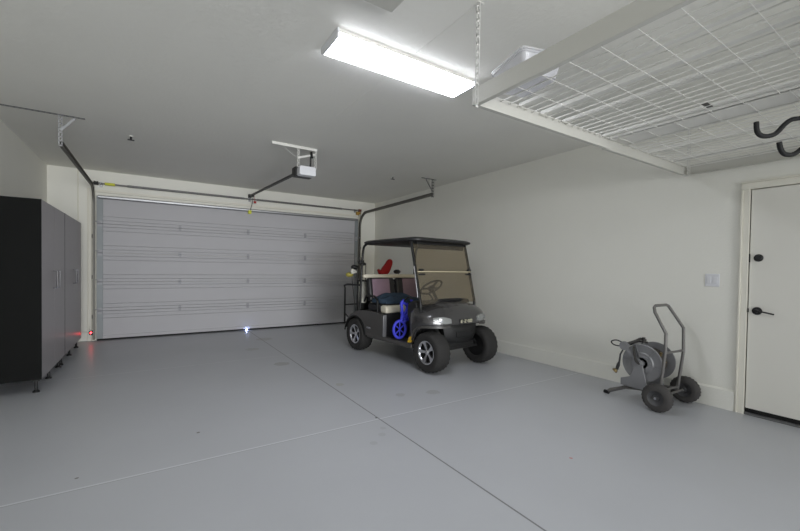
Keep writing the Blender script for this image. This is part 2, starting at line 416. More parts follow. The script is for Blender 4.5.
# opener
op = empty('garage_door_opener', (1.75, 5.20, H), 'white and black garage door opener hanging from a white ceiling bracket', 'door opener'); og = op.location
b = MB(); perforated(b, (1.30, 5.055, H-.003), (1.90, 5.055, H-.003), w=.034); b.span((1.30, 5.05, H-.034), (1.90, 5.054, H))
b.build('ceiling_bracket', M['white'], op, org=og)
for x in (1.635, 1.878):
    b = MB(); perforated(b, (x, 5.06, H-.005), (x-.008*(x > 1.8), 5.06, 2.66), w=.026, up=(1, 0, 0)); b.build('hanging_strap', M['white'], op, org=og)
b = MB(); b.beam((1.64, 5.055, 2.775), (1.88, 5.055, 2.855), .004, .026); b.beam((1.39, 5.05, H-.01), (1.62, 5.12, 2.80), .008, .003); b.build('cross_brace', M['white'], op, org=og)
b = MB(); b.prism([(1.634, 2.555), (1.65, 2.54), (1.845, 2.54), (1.860, 2.555), (1.857, 2.645), (1.84, 2.660), (1.652, 2.660), (1.636, 2.645)], 4.97, 5.09, lambda p, t: (p[0], t, p[1]))
o = b.build('light_cover', M['whitepl'], op, org=og, bevel=.008, seg=3); o['label'] = 'white lamp cover'
MB().span((1.612, 5.09, 2.545), (1.862, 5.235, 2.672)).build('motor_housing', M['black'], op, org=og, bevel=.015, seg=3)
MB().span((1.66, 5.12, 2.68), (1.84, 5.30, 2.695)).cyl((1.82, 5.08, 2.69), (1.82, 5.07, 2.86), .012, 8).cyl((1.825, 5.04, 2.80), (1.825, 5.07, 2.88), .018, 10).build('power_cord', M['black'], op, org=og)
MB().beam((1.72, 5.22, 2.635), (1.72, 8.40, 2.775), .034, .030).build('drive_rail', M['black'], op, org=og)
MB().span((1.69, 8.37, 2.74), (1.75, YB, 2.81)).build('header_bracket', M['black'], op, org=og)
MB().beam((1.735, 8.16, 2.745), (1.735, 8.24, 2.60), .022, .006, up=(1, 0, 0)).beam((1.735, 8.24, 2.61), (1.715, 8.335, 2.46), .022, .006, up=(1, 0, 0)).span((1.70, 8.12, 2.73), (1.75, 8.22, 2.76)).build('door_arm', M['black'], op, org=og)
MB().cyl((1.765, 8.18, 2.74), (1.765, 8.18, 2.64), .004, 6).span((1.75, 8.17, 2.60), (1.80, 8.19, 2.645)).build('release_handle', M['redpl'], op, org=og, bevel=.003)

# sensor
se = empty('photo_eye_sensor', (-.845, 8.30, .15), 'small safety sensor glowing red low beside the garage door', 'sensor'); og = se.location
MB().span((-.87, 8.29, .12), (-.82, 8.33, .185)).span((-.835, 8.32, .10), (-.83, 8.40, .19)).build('sensor_housing', M['black'], se, org=og, bevel=.004)
o = MB().lathe([(0, .0), (0, .012), (.008, .008), (.010, 0)], (-.845, 8.29, .155), (.35, -1, 0), 12, closed=False).build('led_lens', M['ledred'], se, org=og); o['label'] = 'glowing red led'
MB().tube([(-.86, 8.33, .16), (-.95, 8.425, .16), (-1.40, 8.43, .17)], .004, 6).tube([(-.86, 8.33, .18), (-.90, 8.42, .30), (-.885, 8.39, .6), (-.885, 8.388, 2.6)], .004, 6).build('sensor_wire', M['trim'], se, org=og)
tag(MB().tube([(-1.03, 8.425, .0), (-1.03, 8.425, H)], .008, 8).build('conduit', M['trim'], org=(-1.03, 8.425, 0)), 'thin painted conduit rising on the wall left of the garage door', 'pipe')
tag(MB().lathe([(0, 0), (0, .016), (.012, .014), (.018, 0)], (1.668, 8.345, .0), (0, 0, 1), 12, closed=False).build('door_gap_leak', M['leakglow'], org=(1.668, 8.345, 0)), 'tiny glowing disc standing for light leaking under the garage door', 'light')  # glowing disc added in place of the light leak under the door

# sprinklers
def sprinkler(x, y, label, m):
    s_ = empty('fire_sprinkler', (x, y, H), label, 'sprinkler'); og = s_.location
    MB().lathe([(0, 0), (0, .028), (-.004, .028), (-.01, .02), (-.01, 0)], (x, y, H), (0, 0, 1), 20, closed=False).build('escutcheon', M['white'] if m != M['black'] else M['ceil'], s_, org=og)
    MB().cyl((x, y, H-.01), (x, y, H-.045), .012, 10).span((x-.035, y-.012, H-.055), (x+.035, y+.012, H-.045)).build('deflector', m, s_, org=og)
sprinkler(-.209, 5.908, 'small dark sprinkler head in the ceiling near the left door track', M['black'])
sprinkler(3.55, 5.75, 'small pale sprinkler head in the ceiling near the right door track', M['galvd'])

# ------------------------------------------------------------------ ceiling lamps
def lamp(x0, y0, label, L=1.255, W=.285, lens='diffuser'):
    t = empty('ceiling_light', (x0+L/2, y0+W/2, H), label, 'ceiling light'); og = t.location
    x1 = x0+L; y1 = y0+W; zb = H-.055
    MB().span((x0+.004, y0-.004, H-.027), (x1-.004, y1+.004, H)).build('lamp_tray', M['white'], t, org=og)
    prof = [(y0, H-.026), (y0, zb+.016), (y0+.010, zb+.004), (y0+.04, zb), (y1-.04, zb), (y1-.010, zb+.004), (y1, zb+.016), (y1, H-.026)]
    MB().prism(prof, x0+.012, x1-.012, lambda p, u: (u, p[0], p[1])).build('diffuser', M[lens], t, org=og)
    for xx in (x0, x1-.012):
        MB().prism([(p[0]+(.008 if p[0] > y0+.13 else -.008), p[1]-.003 if p[1] < H-.027 else H) for p in prof], xx, xx+.012, lambda p, u: (u, p[0], p[1])).build('end_cap', M['whitepl'], t, org=og)
    return t
lamp(1.045, 2.425, 'long bright white ceiling lamp beside the storage rack')
lamp(1.045, -2.40, 'unseen ceiling lamp added behind the camera as fill light')  # unseen lamp, added to brighten the room from behind the camera

# ------------------------------------------------------------------ cabinets
def cabinet(y0, y1, label):
    t = empty('storage_cabinet', (XL+.245, (y0+y1)/2, 0), label, 'cabinet', 'tall storage cabinets'); og = t.location
    xf = -.927; zb, zt = .14, 1.972
    MB().span((XL+.004, y0+.002, zb), (xf-.022, y1-.002, zt)).span((XL+.004, y0-.001, zb), (xf+.001, y0+.0019, zt)).build('cabinet_body', M['cabside'], t, org=og, bevel=.001)
    mid = (y0+y1)/2
    for k, (a, c) in enumerate(((y0+.003, mid-.003), (mid+.003, y1-.010))):
        dr = MB().span((xf-.020, a, zb+.002), (xf, c, zt-.002)).build('cabinet_door', M['cabdoor'], t, org=og, bevel=.0008)
        yh = mid-.075 if k == 0 else mid+.075
        b = MB().tube([(xf, yh, 1.045), (xf+.030, yh, 1.045), (xf+.034, yh, 1.06), (xf+.034, yh, 1.225), (xf+.030, yh, 1.24), (xf, yh, 1.24)], .0065, 8)
        b.build('door_handle', M['chrome'], dr, org=og)
    for yy in (y0+.07, mid, y1-.07):
        for xx in (xf-.055, XL+.06):
            MB().cyl((xx, yy, .02), (xx, yy, zb), .014, 12).lathe([(0, 0), (0, .030), (.012, .030), (.026, .016), (.03, 0)], (xx, yy, 0), (0, 0, 1), 16, closed=False).span((xx-.03, yy-.03, zb-.02), (xx+.03, yy+.03, zb)).build('leveling_foot', M['black'], t, org=og)
    return t
cabinet(5.245, 6.51, 'tall grey door black sided cabinet nearest the camera by the left wall')
cabinet(6.516, 7.90, 'tall grey door black sided cabinet farther back, beside the garage door')

# ------------------------------------------------------------------ overhead storage rack
RX0, RX1, RY0, RY1, RZ = 1.655, 4.66, .18, 1.76, 2.33
rk = empty('ceiling_storage_rack', ((RX0+RX1)/2, (RY0+RY1)/2, RZ), 'white wire deck storage rack hung below the ceiling', 'storage rack'); og = rk.location
def Lbeam(a, c, inward, h=.10, w=.03, th=.004):
    b = MB(); a = Vector(a); c = Vector(c); iv = Vector(inward)
    b.beam(a+Vector((0, 0, h/2)), c+Vector((0, 0, h/2)), th, h)
    b.beam(a+iv*w/2, c+iv*w/2, w, th)
    return b
mx = 3.13; RD = RZ+.052
for lb, bb in (('end_beam', Lbeam((RX0, RY0, RZ), (RX0, RY1, RZ), (1, 0, 0), .10)), ('end_beam', Lbeam((RX1, RY0, RZ), (RX1, RY1, RZ), (-1, 0, 0), .10)),
               ('side_beam', Lbeam((RX0, RY1, RZ), (mx+.03, RY1, RZ), (0, -1, 0), .10)), ('side_beam', Lbeam((mx-.03, RY1+.005, RZ-.005), (RX1, RY1+.005, RZ-.005), (0, -1, 0), .095)),
               ('side_beam', Lbeam((RX0, RY0, RZ), (RX1, RY0, RZ), (0, 1, 0), .10))):
    bb.build(lb, M['rackbeam'], rk, org=og)
for x0, x1 in ((RX0+.012, 3.19), (3.43, RX1-.02)):
    b = MB(); n = round((x1-x0)/.076); zz = RD+.030
    for k in range(n+1): 
        x = x0+(x1-x0)*k/n; b.beam((x, RY0+.01, zz), (x, RY1-.01, zz), .0068, .0068)
    n2 = 10
    for k in range(n2):
        y = RY0+.04+(RY1-RY0-.08)*k/(n2-1); b.beam((x0, y, zz-.0048), (x1, y, zz-.0048), .0026, .0026)
    b.build('wire_deck', M['white'], rk, org=og)
for x, w in ((2.08, .03), (2.31, .045), (2.57, .045), (3.10, .04), (3.85, .045), (4.35, .045)):
    b = MB(); z = RD+.036
    b.span((x-w/2, RY0+.01, z), (x+w/2, RY1-.01, z+.003)).span((x-w/2, RY0+.01, z), (x-w/2+.003, RY1-.01, z+.022)).span((x+w/2-.003, RY0+.01, z), (x+w/2, RY1-.01, z+.022))
    b.build('deck_channel', M['white'], rk, org=og)
b = MB().span((3.19, RY0+.01, RD+.036), (3.43, RY1-.01, RD+.040)); b.span((3.19, RY0+.01, RD+.036), (3.195, RY1-.01, RD+.06)).span((3.425, RY0+.01, RD+.036), (3.43, RY1-.01, RD+.06))
for k in range(8):
    y = RY0+.1+k*.2; b.beam((3.17, y, RD+.030), (3.45, y, RD+.030), .004, .004)
b.build('center_beam', M['white'], rk, org=og)
for x, y, zt in ((RX0-.002, RY1-.022, RZ-.006), (RX1-.03, RY1-.022, RZ), (RX0-.002, RY0+.05, RZ-.006), (RX1-.03, RY0+.05, RZ)):
    b = MB(); perforated(b, (x, y, H-.002), (x, y, zt), w=.028, up=(1, 0, 0), side=(1, 0, 0)); b.span((x-.01, y-.03, H-.004), (x+.03, y+.01, H)); b.build('hanging_post', M['white'], rk, org=og)
o = MB().span((2.98, 1.02, RD+.030), (3.08, 1.05, RD+.034)).build('deck_clip', M['steel'], rk, org=og); o['label'] = 'small dark clip'
# frosted plastic tote on the rack
BZ = RD+.034
bn = empty('plastic_tote', (1.86, 1.53, BZ), 'frosted translucent plastic tote on the corner of the wire rack', 'storage tote', rz=-.25)
def rr(cx, cy, hx_, hy_, r, z, n=4):
    P = []
    for (sx, sy, a0) in ((1, 1, 0), (-1, 1, PI/2), (-1, -1, PI), (1, -1, 3*PI/2)):
        for k in range(n+1):
            a = a0+PI/2*k/n; P.append((cx+sx*(hx_-r)+r*math.cos(a), cy+sy*(hy_-r)+r*math.sin(a), z))
    return P
MB().loft([rr(0, 0, .115, .135, .03, 0), rr(0, 0, .135, .155, .03, .10), rr(0, 0, .142, .162, .03, .103), rr(0, 0, .142, .162, .03, .112),
           rr(0, 0, .134, .154, .03, .112), rr(0, 0, .131, .151, .03, .1), rr(0, 0, .111, .131, .03, .004)]).build('tote_body', M['frost'], bn)
MB().loft([rr(0, 0, .146, .166, .03, .113), rr(0, 0, .146, .166, .03, .124), rr(0, 0, .12, .14, .03, .13)]).build('tote_lid', M['frost'], bn)

# padded hooks hanging below the rack
def hook(pts, top, label):
    t = empty('padded_hook', top, label, 'hook', 'black padded hooks under the rack'); og = t.location
    MB().tube(pts, .0135, 12, sub=5).build('hook_arm', M['rubber'], t, org=og)
    x, y, z = top
    MB().span((x-.03, y-.03, z-.006), (x+.03, y+.03, z+.0)).span((x-.004, y-.02, z-.03), (x+.004, y+.02, z)).build('mounting_clip', M['black'], t, org=og)
cam0 = Vector((0, 0, 1.3256))
def K(p, f): return cam0+(Vector(p)-cam0)*f
h1 = [(1.651, .430, 1.818), (1.653, .428, 1.789), (1.664, .421, 1.775), (1.683, .408, 1.773), (1.705, .394, 1.783), (1.729, .379, 1.813), (1.748, .367, 1.828), (1.77, .353, 1.833)]
h2 = [(1.713, .388, 1.754), (1.717, .385, 1.732), (1.727, .379, 1.717), (1.743, .368, 1.713), (1.757, .359, 1.718), (1.770, .351, 1.729)]
f = 2.3/1.25
p1 = [tuple(K(p, f)-K((1.77, .353, 1.833), f)+Vector((3.257, .6495, 2.259))) for p in h1]
e1 = Vector(p1[-1])
p1 += [tuple(e1+Vector((.05, -.035, .018))), tuple(e1+Vector((.09, -.06, .06))), (e1.x+.09, e1.y-.06, RD+.022)]
hook(p1, (e1.x+.09, e1.y-.06, RD+.026), 'upper of the two black padded hooks under the rack')
p2 = [tuple(K(p, f)) for p in h2]; e2 = Vector(p2[-1])
p2 += [tuple(e2+Vector((.04, -.03, .05))), tuple(e2+Vector((.07, -.05, .12))), tuple(e2+Vector((.10, -.07, .21))), ]
top2 = e2+Vector((.10, -.07, 0)); top2.z = RD+.026
p2 += [(top2.x, top2.y, RD+.022)]
hook(p2, tuple(top2), 'lower of the two black padded hooks under the rack')

# ------------------------------------------------------------------ hose reel cart
hr = empty('hose_reel_cart', (4.32, 1.75, 0), 'grey metal two wheeled hose reel cart parked against the wall', 'hose reel'); og = hr.location
def reel_wheel(xc, yc, s):
    prof = [(-.045, .070), (-.050, .095), (-.040, .120), (-.018, .134), (.018, .134), (.040, .120), (.050, .095), (.045, .070)]
    w = MB().lathe(prof, (xc, yc, .134), (1, 0, 0), 48, fn=lambda j, k, h_, r: r-(.005 if (k % 2 and 2 <= j <= 5) else 0)).build('wheel', M['dusty'], hr, org=og, ang=50)
    MB().lathe([(-.034, .0), (-.034, .022), (-.020, .030), (-.030, .062), (-.042, .074), (.042, .074), (.030, .062), (.02, .03), (.034, .022), (.034, 0)], (xc, yc, .134), (1, 0, 0), 32, closed=False).build('wheel_hub', M['hub'], w, org=og)
    MB().cyl((xc-.046, yc, .134), (xc-.03, yc, .134), .012, 12).build('axle_cap', M['chrome'], w, org=og)
reel_wheel(4.035, 1.705, 1); reel_wheel(4.585, 1.685, 1)
MB().cyl((4.0, 1.705, .134), (4.62, 1.688, .134), .011, 12).build('axle', M['reeltube'], hr, org=og)
# handle: one bent tube loop
hp = [(4.165, 1.74, .135), (4.165, 1.70, .56), (4.165, 1.70, .735), (4.165, 1.80, .93), (4.175, 1.812, .975), (4.21, 1.815, .992), (4.42, 1.81, .992), (4.465, 1.808, .982), (4.48, 1.795, .955), (4.485, 1.675, .77), (4.485, 1.67, .53), (4.485, 1.715, .135)]
MB().tube(hp, .0145, 12).build('handle', M['reeltube'], hr, org=og, ang=60)
for q in ([(4.165, 1.70, .545), (4.485, 1.672, .545)], [(4.165, 1.73, .17), (4.485, 1.71, .17)]): MB().tube(q, .011, 10).build('cross_bar', M['reeltube'], hr, org=og)
# base frame with front foot
MB().tube([(4.165, 1.74, .15), (4.165, 1.95, .135), (4.165, 2.06, .115), (4.17, 2.26, .016), (4.30, 2.29, .016)], .013, 10).tube([(4.485, 1.715, .15), (4.485, 1.95, .135), (4.485, 2.06, .115), (4.485, 2.26, .016), (4.30, 2.29, .016)], .013, 10).build('base_frame', M['reeltube'], hr, org=og)
MB().cyl((4.17, 2.235, .017), (4.175, 2.285, .017), .019, 12).build('rubber_foot', M['rubber'], hr, org=og)
# side frame plates (A-frames)
for x in (4.125, 4.475):
    b = MB().prism([(2.09, .15), (1.83, .15), (1.84, .21), (1.885, .40), (1.91, .45), (1.945, .44), (1.955, .40), (1.99, .26), (2.09, .22)], x-.005, x+.005, lambda p, t: (t, p[0], p[1]))
    b.build('side_plate', M['reel'], hr, org=og, bevel=.003)
MB().span((4.13, 1.85, .145), (4.475, 2.07, .155)).build('base_plate', M['reel'], hr, org=og)
cy, cz, r = 1.905, .405, .190
def disc(x, s):
    prof = [(0, .0), (0, .05), (.010*s, .055), (.012*s, .10), (.004*s, .11), (.004*s, .17), (.010*s, r-.006), (.006*s, r), (-.004*s, r), (-.004*s, .0)]
    return MB().lathe(prof, (x, cy, cz), (1, 0, 0), 56, closed=False)
for x, s_ in ((4.165, -1), (4.435, 1)):
    b = disc(x, s_); o = b.build('reel_disc', M['reel'], hr, org=og)
    for k in range(6):
        a = k*PI/3+.2; MB().beam((x+s_*.012, cy+.06*math.cos(a), cz+.06*math.sin(a)), (x+s_*.010, cy+.18*math.cos(a), cz+.18*math.sin(a)), .006, .010, up=(1, 0, 0)).build('rib', M['reel'], o, org=og)
b = MB()
hp = []
for k in range(0, 22*7+1):
    a = 2*PI*k/22; hp.append((4.18+.24*k/(22*7), cy+.115*math.cos(a), cz+.115*math.sin(a)))
b.tube(hp, .016, 8); b.cyl((4.165, cy, cz), (4.435, cy, cz), .10, 24); b.build('hose', M['hose'], hr, org=og)
MB().cyl((4.10, cy, cz), (4.50, cy, cz), .014, 12).lathe([(0, 0), (0, .032), (-.02, .028), (-.028, .0)], (4.155, cy, cz), (1, 0, 0), 16, closed=False).build('reel_axle', M['galv'], hr, org=og)
MB().tube([(4.12, cy, cz), (4.105, cy, cz), (4.10, cy+.03, cz+.03), (4.10, cy+.05, cz+.13), (4.12, cy+.06, cz+.16)], .012, 8, sub=4).build('inlet_pipe', M['steel'], hr, org=og)
# brake/hose guide: small wheel and loop handle above
MB().lathe([(-.012, 0), (-.012, .045), (.012, .045), (.012, 0)], (4.09, 2.045, .565), (1, 0, 0), 24, closed=False).cyl((4.09, 2.045, .565), (4.47, 2.045, .565), .010, 10).build('guide_roller', M['reel'], hr, org=og)
MB().tube([(4.09, 2.05, .59), (4.09, 2.12, .61), (4.09, 2.17, .595), (4.09, 2.175, .575), (4.09, 2.14, .555), (4.09, 2.07, .555)], .0065, 8, sub=4).build('loop_handle', M['black'], hr, org=og)
MB().tube([(4.10, 2.02, .59), (4.16, 1.97, .62), (4.22, 1.95, .64), (4.30, 1.94, .62)], .013, 8, sub=3).tube([(4.2, 2.04, .57), (4.22, 1.97, .61), (4.26, 1.90, .605)], .011, 8, sub=3).cyl((4.24, 1.93, .60), (4.24, 1.93, .655), .016, 10).build('guide_arm', M['steel'], hr, org=og)
for q in ((4.09, 4.12), (4.44, 4.46)): MB().beam((q[0], 2.04, .56), (q[1], 1.93, .42), .03, .006, up=(1, 0, 0)).build('guide_bracket', M['reel'], hr, org=og)
MB().tube([(4.09, 2.05, .54), (4.075, 2.075, .47), (4.06, 2.075, .40), (4.057, 2.085, .36), (4.052, 2.095, .315)], [.008, .008, .009, .017, .015], 10).build('crank_arm', M['black'], hr, org=og)
o = MB().lathe([(0, 0), (0, .012), (.01, .020), (.022, .027), (.030, .027), (.034, 0)], (4.052, 2.095, .315), (-.2, .6, -.6), 16, closed=False).build('crank_knob', M['brass'], hr, org=og); o['label'] = 'brass end of the crank grip'
for q in (((4.30, 1.81, .47), (4.30, 1.79, .52)), ((4.33, 1.76, .43), (4.30, 1.80, .40))):
    o = MB().cyl(*q, .013, 10).build('hose_fitting', M['brass'], hr, org=og); o['label'] = 'small brass hose fitting'

# ------------------------------------------------------------------ golf cart (local axes: x forward, y towards the long wall, z up)
CA = math.radians(-84.5); CO = Vector((3.50, 3.935, 0))
def cw(x, y, z=0): return CO+Matrix.Rotation(CA, 3, 'Z') @ Vector((x, y, z))
ct = empty('golf_cart', CO, 'dark graphite two seat golf cart with black roof parked by the long wall', 'golf cart', rz=CA)
def part(b, name, m, parent=ct, label=None, **k):
    o = b.build(name, m, parent, **k)
    if label: o['label'] = label
    return o
# wheels
def cart_wheel(x, y, s, steer=0):
    c = Vector((x, y, .262)); ax = Vector((math.sin(-steer), math.cos(steer), 0))*s     # ax points outwards
    prof = [(-.095, .150), (-.112, .185), (-.112, .225), (-.098, .250), (-.07, .260), (-.035, .262), (0, .262), (.035, .262), (.07, .260), (.098, .250), (.112, .225), (.112, .185), (.095, .150)]
    def tread(j, k, h, r):
        if 3 <= j <= 9:
            return r-.008*((k+j*2) % 4 in (0, 1))-(.006 if j in (4, 8) else 0)
        return r
    w = part(MB().lathe(prof, c, ax, 96, fn=tread), 'wheel', M['tyre'], ang=50)
    part(MB().lathe([(-.09, .05), (-.09, .150), (.085, .152), (.090, .140), (.05, .128), (.035, .05), (.03, 0), (-.02, 0)], c, ax, 40, closed=False), 'rim_barrel', M['rimblk'], w)
    b = MB().lathe([(.078, .128), (.092, .136), (.096, .147), (.094, .156), (.085, .153), (.070, .140)], c, ax, 48)
    u = (Vector((0, 0, 1))); v = ax.cross(u)
    for k in range(5):
        a0 = 2*PI*k/5+.3
        d0 = u*math.cos(a0)+v*math.sin(a0); tt = ax.cross(d0)
        b.loft([[c+ax*(h_+e_)+d0*r_+tt*w_*q_ for e_, q_ in ((-.01, -1), (.01, -1), (.01, 1), (-.01, 1))] for h_, r_, w_ in ((.060, .025, .014), (.072, .08, .016), (.083, .138, .033))])
    part(b, 'spoked_rim', M['rim'], w, label='machined silver spoked rim')
    part(MB().lathe([(.05, 0), (.05, .038), (.078, .034), (.086, .024), (.088, 0)], c, ax, 24, closed=False), 'center_cap', M['rim'], w)
cart_wheel(0, -.485, -1, -.02); cart_wheel(0, .455, 1, -.02); cart_wheel(-1.70, -.485, -1); cart_wheel(-1.70, .485, 1)
part(MB().span((-1.95, -.30, .27), (.02, .30, .34)).span((-.03, -.40, .25), (.03, .38, .28)).span((-1.76, -.40, .20), (-1.64, .40, .30)), 'chassis', M['bumper'])
# rear body: side profile extruded with the wheel arches cut in
arch = [(-1.70+.315*math.cos(a), .235+.315*math.sin(a)) for a in [math.radians(t) for t in range(8, 173, 11)]]
prof = [(-.95, .30), (-1.36, .285)]+arch+[(-2.0, .34), (-1.99, .42), (-1.93, .50), (-1.84, .565), (-1.70, .625), (-1.56, .655), (-1.40, .668), (-1.15, .668), (-.97, .645)]
part(MB().prism(prof, -.575, .575, lambda p, t: (p[0], t, p[1])), 'rear_body', M['fender'], bevel=.022, seg=3, ang=25)
# wheel arch lips
for s in (-1, 1):
    b = MB(); b.tube([(-1.70+.318*math.cos(a), s*.575, .235+.318*math.sin(a)) for a in [math.radians(t) for t in range(10, 171, 10)]], .012, 8)
    part(b, 'arch_lip', M['bumper'])
# floor, sills
part(MB().span((-1.34, -.585, .262), (-.28, -.50, .325)), 'side_sill', M['fender'], bevel=.015, seg=3)
part(MB().span((-1.34, .50, .262), (-.28, .585, .325)), 'side_sill', M['fender'], bevel=.015, seg=3)
part(MB().span((-1.0, -.50, .28), (-.25, .50, .315)), 'floor_mat', M['rubber'])
# seat box front; pale strips put its lit edge into the colour
part(MB().span((-1.0, -.53, .31), (-.94, .53, .66)), 'seat_box', M['blackv'])
for y0 in (-.575, .515): part(MB().span((-.945, y0, .325), (-.925, y0+.06, .64)), 'lit_strip', M['cushion'] if False else M['reel'], label='pale strip for the lit edge of the seat base', bevel=.006)
# front cowl loft
def cowl_sec(x, w, zt, zb, zs, e=2.6, n=14):
    P = []
    P.append((x, -w*.97, zb))
    P.append((x, -w, zb+(zs-zb)*.5))
    for k in range(n+1):
        a = PI*k/n
        cx = -math.cos(a); sz = math.sin(a)
        yy = math.copysign(abs(cx)**(2/e), cx)*w; z = zs+(zt-zs)*sz**(2/e)
        P.append((x, yy, z))
    P.append((x, w, zb+(zs-zb)*.5)); P.append((x, w*.97, zb))
    return P
secs = [cowl_sec(*a) for a in (
    (-.325, .565, .88, .29, .67), (-.30, .570, .90, .29, .68), (-.285, .573, .905, .31, .68), (-.25, .575, .902, .42, .67), (-.20, .577, .895, .50, .665), (-.12, .580, .87, .555, .655),
    (-.04, .575, .84, .575, .645), (.01, .535, .81, .58, .635), (.05, .485, .775, .58, .63), (.085, .425, .735, .58, .625), (.115, .35, .685, .59, .62), (.130, .28, .645, .60, .618))]
part(MB().loft(secs), 'front_cowl', M['body'], ang=40)
# raised centre ridge of the hood and black cowl trim under the windshield
part(MB().loft([[(x, -w, z), (x, -w*.8, z+h), (x, w*.8, z+h), (x, w, z)] for x, w, z, h in ((-.24, .36, .885, .025), (-.12, .33, .855, .028), (-.02, .27, .80, .028), (.05, .22, .75, .022), (.095, .18, .70, .010))]), 'hood_ridge', M['body'], bevel=.008, ang=50)
b = MB(); pts = []
for k in range(17):
    t = -1+2*k/16; pts.append((-.13-.14*abs(t)**2.2, t*.50, .905-.055*abs(t)**3))
b.tube(pts, .020, 8); part(b, 'windshield_base', M['black'])
# wheel arch lips of the cowl
for s in (-1, 1):
    secs = []
    for t in range(0, 13):
        x, z = [(-.325, .30), (-.30, .36), (-.275, .43), (-.245, .49), (-.205, .53), (-.15, .555), (-.09, .57), (-.03, .578), (.02, .58), (.06, .58), (.09, .58), (.115, .58), (.135, .58)][t]
        w_ = [.575, .578, .58, .582, .584, .584, .582, .565, .54, .50, .46, .415, .37][t]
        secs.append([(x, s*(w_-.09), z-.006), (x, s*(w_+.008), z-.010), (x, s*(w_+.008), z+.016), (x, s*(w_-.09), z+.022)])
    part(MB().loft(secs), 'arch_lip', M['fender'], ang=60)
    part(MB().span((-.36, s*.35, .30), (-.33, s*.55, .60)), 'wheel_well', M['bumper'])
# bumper
bp = []
for z, g, w in ((.345, .05, .25), (.37, .02, .275), (.44, .0, .30), (.52, 0, .315), (.585, .01, .33), (.60, .03, .33)):
    row = []
    for k in range(13):
        t = -1+2*k/12; row.append((.120-g-.07*abs(t)**3, t*w, z))
    row += [(-.02, w*.96, z), (-.02, -w*.96, z)]
    bp.append(row)
bm_ = part(MB().loft(bp), 'front_bumper', M['bumper'], ang=45)
part(MB().span((.114, -.15, .43), (.127, .15, .50)), 'bumper_panel', M['rubber'], bm_, bevel=.008)
part(MB().beam((.10, -.42, .40), (.02, -.42, .56), .04, .02).beam((.03, -.28, .36), (.0, -.40, .28), .03, .03), 'suspension_arm', M['bumper'])
part(MB().beam((.03, .28, .36), (.0, .38, .28), .03, .03), 'suspension_arm', M['bumper'])
# headlamps follow the nose corners
def nose_pt(y, z, off=.0):
    tab = [(0, .130), (.28, .130), (.35, .115), (.425, .085), (.485, .05), (.535, .01), (.565, -.04), (.58, -.12)]
    y_ = abs(y)
    for (a, xa), (c, xc) in zip(tab, tab[1:]):
        if a <= y_ <= c: return (xa+(xc-xa)*(y_-a)/(c-a)+off, y, z)
    return (-.12+off, y, z)
for s in (-1, 1):
    secs = []
    for k in range(9):
        t = k/8; y = s*((.265 if s < 0 else .25)+(.235 if s < 0 else .20)*t); hh = .012+.030*math.sin(PI*min(1, .15+t*.8))
        zc = .655+.028*t
        x, y, _ = nose_pt(y, 0)
        q = .014
        secs.append([(x-.05, y*.93, zc-hh), (x+q, y+s*.004, zc-hh), (x+q*.9, y+s*.006, zc), (x+q*.2, y, zc+hh), (x-.06, y*.93, zc+hh)])
    hl = part(MB().loft(secs), 'headlamp', M['lens'], label='clear headlamp', ang=60)
    part(MB().lathe([(0, 0), (0, .022), (.012, .028), (.014, 0)], nose_pt(s*.42, .668, .012), (1, s*.4, 0), 16, closed=False), 'lamp_bulb', M['rim'], hl)
# badge with lettering
bg = part(MB().span((.118, -.105, .612), (.143, .105, .668)), 'name_badge', M['black'], bevel=.006, seg=3)
def letter_strokes(ch):
    return {'E': [((0, 0), (0, 1)), ((0, 0), (.7, 0)), ((0, .5), (.6, .5)), ((0, 1), (.7, 1))], '-': [((.1, .5), (.5, .5))],
            'Z': [((0, 1), (.75, 1)), ((.75, 1), (0, 0)), ((0, 0), (.75, 0))], 'G': [((.75, 1), (0, 1)), ((0, 1), (0, 0)), ((0, 0), (.75, 0)), ((.75, 0), (.75, .5)), ((.75, .5), (.4, .5))],
            'O': [((0, 0), (.75, 0)), ((.75, 0), (.75, 1)), ((.75, 1), (0, 1)), ((0, 1), (0, 0))]}[ch]
b = MB(); yy = -.094; hh = .034
for ch in 'E-Z-GO':
    for (a, c) in letter_strokes(ch):
        b.beam((.145, yy+a[0]*.042, .623+a[1]*hh), (.145, yy+c[0]*.042, .623+c[1]*hh+.00001), .0075, .006, up=(1, 0, 0))
    yy += .028 if ch == '-' else .041
o = part(b, 'badge_lettering', M['ivory'], bg, label='raised E-Z-GO lettering')
# reflectors and side badges
for s in (-1, 1):
    part(MB().prism([(-.365, .335), (-.33, .42), (-.275, .43), (-.30, .345)], s*.560, s*.590, lambda p, t: (p[0], t, p[1])), 'amber_reflector', M['amber'], bevel=.006)
    part(MB().span((-1.36, min(s*.574, s*.582), .395), (-1.25, max(s*.574, s*.582), .425)), 'side_badge', M['chrome'], bevel=.003)
# dashboard
part(MB().prism([(-.40, .55), (-.46, .70), (-.45, .84), (-.36, .89), (-.26, .89), (-.30, .55)], -.52, .52, lambda p, t: (p[0], t, p[1])), 'dashboard', M['blackv'], bevel=.02, seg=3)
part(MB().span((-.42, -.50, .31), (-.36, .50, .60)), 'kick_panel', M['rubber'])
# steering
sc = Vector((-.74, .19, 1.04)); tilt = Vector((-.62, 0, .78)).normalized()
b = MB(); u = Vector((0, 1, 0)); v = tilt.cross(u); ring = [sc+.175*(math.cos(a)*u+math.sin(a)*v) for a in [2*PI*k/36 for k in range(36)]]
b.tube(ring, .014, 10, closed=True)
for a in (PI*.05, PI*.95, PI*1.5): b.beam(sc-tilt*.02, sc+.17*(math.cos(a)*u+math.sin(a)*v), .035, .012, up=tuple(tilt))
b.cyl(sc-tilt*.05, sc+tilt*.005, .055, 20)
part(b, 'steering_wheel', M['black'])
part(MB().tube([sc-tilt*.04, (-.60, .19, .84), (-.40, .20, .62)], [.022, .026, .035], 12), 'steering_column', M['black'])
